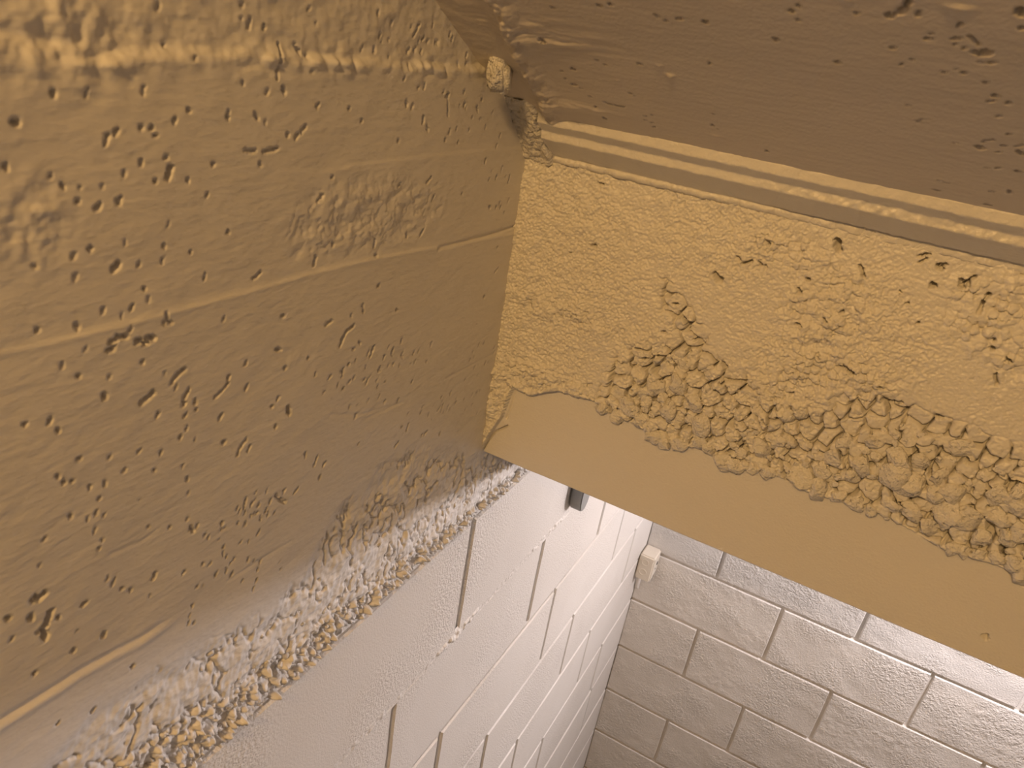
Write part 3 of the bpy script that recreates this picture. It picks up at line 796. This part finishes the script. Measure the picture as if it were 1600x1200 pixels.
# corner where slab, wall and beam meet: smeared mortar lumps and a broken chunk
cor = empty('mortar_smear', (0.01, -1.31, 1.34))
tag(cor, 'lumpy mortar smear with a broken chunk in the corner above the beam end', 'mortar')
rc = random.Random(3)


def corner_lump(u, v, rpx, q, st=(1, .8, .8)):
    r = rpx * np.linalg.norm(q - CAM) / F
    o = bpy.data.objects.new('mortar_lump', rc.choice(LUMPS_R))
    o.rotation_euler = (rc.uniform(0, 6), rc.uniform(0, 6), rc.uniform(0, 6))
    o.scale = [r * k_ for k_ in st]
    o.parent = cor
    o.location = Vector(q) - cor.location
    C.objects.link(o)


# rough upright strip closing the left end of the stepped fillets
XS, TS = np.meshgrid(np.linspace(-0.002, 0.041, 48), np.linspace(-0.12, 1.04, 70), indexing='ij')
wid = 0.002 * fbm(TS * 6, TS * 0, 3, 181)
l1, l2, lid = worley(XS * 120 + 0.5 * fbm(TS * 5, XS * 60, 2, 182), TS * 7.5, 183)
hh = 0.0022 + 0.0045 * fbm(XS * 75, TS * 4.5, 4, 184) + 0.0030 * np.sqrt(np.clip(1 - (l1 * 1.15) ** 2, 0, 1)) * (0.3 + lid)
hh -= 0.010 * sstep(0.030, 0.041, XS + wid)
Yc = -1.3115 + 0.0525 * TS; Zc = 1.3330 - 0.0520 * TS
grid_obj('mortar_strip', np.stack([XS - 0.01, Yc - 0.70 * hh + 1.31, Zc - 0.71 * hh - 1.34], -1), M_stone, cor)
for (u, v, rp_) in ((846, 170, 9), (832, 186, 10), (846, 204, 8), (830, 222, 9), (852, 236, 7), (866, 180, 6), (880, 184, 5), (838, 243, 8), (828, 236, 6), (862, 241, 5)):
    t_ = (v - 160) / 80.0
    corner_lump(u, v, rp_ * rc.uniform(.85, 1.1), on_plane(u, v, 1, -1.306 + 0.047 * t_), (1.2, .6, .8))
for (u, v, rp_) in ((742, 22, 7), (752, 46, 5), (738, 8, 7), (762, 60, 5), (775, 56, 4), (803, 168, 4), (808, 174, 3)):
    corner_lump(u, v, rp_, on_plane(u, v, 0, 0.002), (1.3, .7, .7))
bm = bmesh.new()
bmesh.ops.create_cube(bm, size=1.0)
bmesh.ops.bevel(bm, geom=bm.edges[:], offset=0.22, segments=3, affect='EDGES')
bmesh.ops.subdivide_edges(bm, edges=bm.edges[:], cuts=1, use_grid_fill=True)
from mathutils import noise as _n
for v in bm.verts:
    v.co += Vector((_n.noise(v.co * 2.3), _n.noise(v.co * 2.1 + Vector((5, 1, 2))), _n.noise(v.co * 2.7))) * 0.16
me = bpy.data.meshes.new('broken_chunk'); bm.to_mesh(me); bm.free(); me.shade_smooth(); me.materials.append(M_stone)
q = on_slope(783, 110) + nn * 0.002
ch = bpy.data.objects.new('broken_chunk', me)
ch.parent = cor; ch.location = Vector(q) - cor.location
ch.scale = (0.021, 0.020, 0.036); ch.rotation_euler = (0.35, 0.1, 0.1)
C.objects.link(ch)
ch['label'] = 'pale glossy chunk standing out of the smear'

# ------------------------------------------------------------------ junction box in the far corner
jb = empty('junction_box', (0.0265, -0.034, -0.070))
tag(jb, 'small cream electrical junction box with knockouts in the far block corner', 'junction box')
bm = bmesh.new()
w, d, h = 0.048, 0.064, 0.092
bmesh.ops.create_cube(bm, size=1.0)
for v in bm.verts:
    v.co = Vector((v.co.x * w, v.co.y * d, (v.co.z + 0.5) * h))
    if v.co.z < 0.01 and v.co.y > 0: v.co.z += 0.012
bmesh.ops.bevel(bm, geom=bm.edges[:], offset=0.004, segments=3, affect='EDGES')
me = bpy.data.meshes.new('box_body'); bm.to_mesh(me); bm.free(); me.materials.append(M_box)
ob = bpy.data.objects.new('box_body', me); ob.parent = jb; C.objects.link(ob)


def disc(name, r, t, mat, loc, rot, parent, label=None, seg=20):
    bm = bmesh.new()
    bmesh.ops.create_cone(bm, cap_ends=True, segments=seg, radius1=r, radius2=r * 0.93, depth=t)
    me = bpy.data.meshes.new(name); bm.to_mesh(me); bm.free(); me.materials.append(mat)
    o = bpy.data.objects.new(name, me); o.location = loc; o.rotation_euler = rot; o.parent = parent
    C.objects.link(o)
    if label: o['label'] = label
    return o


disc('screw_hole', 0.0062, 0.004, M_dark, (0.0232, 0.012, 0.052), (0, math.pi / 2, 0), jb, 'black round hole in the side')
disc('small_hole', 0.003, 0.004, M_grey, (0.0232, 0.002, 0.038), (0, math.pi / 2, 0), jb)
for zz in (0.068, 0.032):
    bm = bmesh.new()
    vs_ = []
    R1, R2, n = 0.0115, 0.0095, 24
    for i in range(n):
        a = 2 * math.pi * i / n
        vs_.append([bm.verts.new((R * math.cos(a), y, R * math.sin(a))) for R, y in ((R1, 0), (R1 - .0006, -.0009), (R2 + .0006, -.0009), (R2, 0))])
    for i in range(n):
        A = vs_[i]; B = vs_[(i + 1) % n]
        for k in range(3):
            bm.faces.new((A[k], B[k], B[k + 1], A[k + 1]))
    me = bpy.data.meshes.new('knockout_ring'); bm.to_mesh(me); bm.free(); me.shade_smooth(); me.materials.append(M_box)
    o = bpy.data.objects.new('knockout_ring', me); o.location = (-0.003, -0.0322, zz); o.parent = jb; C.objects.link(o)

# conduit stub running down the corner from the box
bm = bmesh.new()
rings = []
for (cx, cy, cz) in [(0.009, -0.018, -0.068), (0.009, -0.018, -0.108), (0.0085, -0.015, -0.123), (0.0082, -0.0105, -0.140), (0.0082, -0.0095, -0.146)]:
    rings.append([bm.verts.new((cx + 0.007 * math.cos(2 * math.pi * k / 14), cy + 0.007 * math.sin(2 * math.pi * k / 14), cz)) for k in range(14)])
for A, B in zip(rings[:-1], rings[1:]):
    for k in range(14):
        bm.faces.new((A[k], B[k], B[(k + 1) % 14], A[(k + 1) % 14]))
bm.faces.new(rings[-1]); bm.faces.new(rings[0][::-1])
bmesh.ops.recalc_face_normals(bm, faces=bm.faces[:])
me = bpy.data.meshes.new('conduit'); bm.to_mesh(me); bm.free(); me.shade_smooth(); me.materials.append(M_mortar)
me_o = bpy.data.objects.new('conduit', me)
C.objects.link(me_o)
tag(me_o, 'short white painted conduit stub below the junction box in the corner', 'conduit')

# ------------------------------------------------------------------ grey clip just behind the beam's lower edge
gb = empty('pipe_hanger', (0.0, -0.85, 0.70))
tag(gb, 'grey rounded metal hanger on left wall peeking under the beam edge', 'hanger')
bm = bmesh.new()
prof_ = []
for i in range(13):
    a = math.pi * i / 12
    prof_.append((0.021 * math.cos(a), -0.048 - 0.030 * math.sin(a)))
prof_ = [(0.021, 0.03)] + prof_ + [(-0.021, 0.03)]
ring = []
for x in (0.003, 0.026):
    ring.append([bm.verts.new((x, y * 1.0, z)) for y, z in prof_])
bm.faces.new(ring[0][::-1]); bm.faces.new(ring[1])
for i in range(len(prof_)):
    j = (i + 1) % len(prof_)
    bm.faces.new((ring[0][i], ring[0][j], ring[1][j], ring[1][i]))
bmesh.ops.recalc_face_normals(bm, faces=bm.faces[:])
bmesh.ops.bevel(bm, geom=[e for e in bm.edges if e.calc_face_angle(0) > 1.2], offset=0.002, segments=2, affect='EDGES')
me = bpy.data.meshes.new('hanger_plate'); bm.to_mesh(me); bm.free(); me.materials.append(M_grey)
o = bpy.data.objects.new('hanger_plate', me); o.parent = gb; C.objects.link(o)
disc('bolt_head', 0.006, 0.006, M_grey, (0.028, 0, -0.01), (0, math.pi / 2, 0), gb, seg=6)

# ------------------------------------------------------------------ rest of the shell (out of view)
fl = mesh_obj('floor', [(-.2, -3.6, -2.4), (3.2, -3.6, -2.4), (3.2, 0.1, -2.4), (-.2, 0.1, -2.4)], [(0, 1, 2, 3)], M_floor, None, False)
tag(fl, kind='structure')
wr = mesh_obj('wall_right', [(3.2, -3.6, -2.4), (3.2, 0.1, -2.4), (3.2, 0.1, 2.6), (3.2, -3.6, 2.6)], [(0, 1, 2, 3)], M_mortar, None, False)
tag(wr, kind='structure')
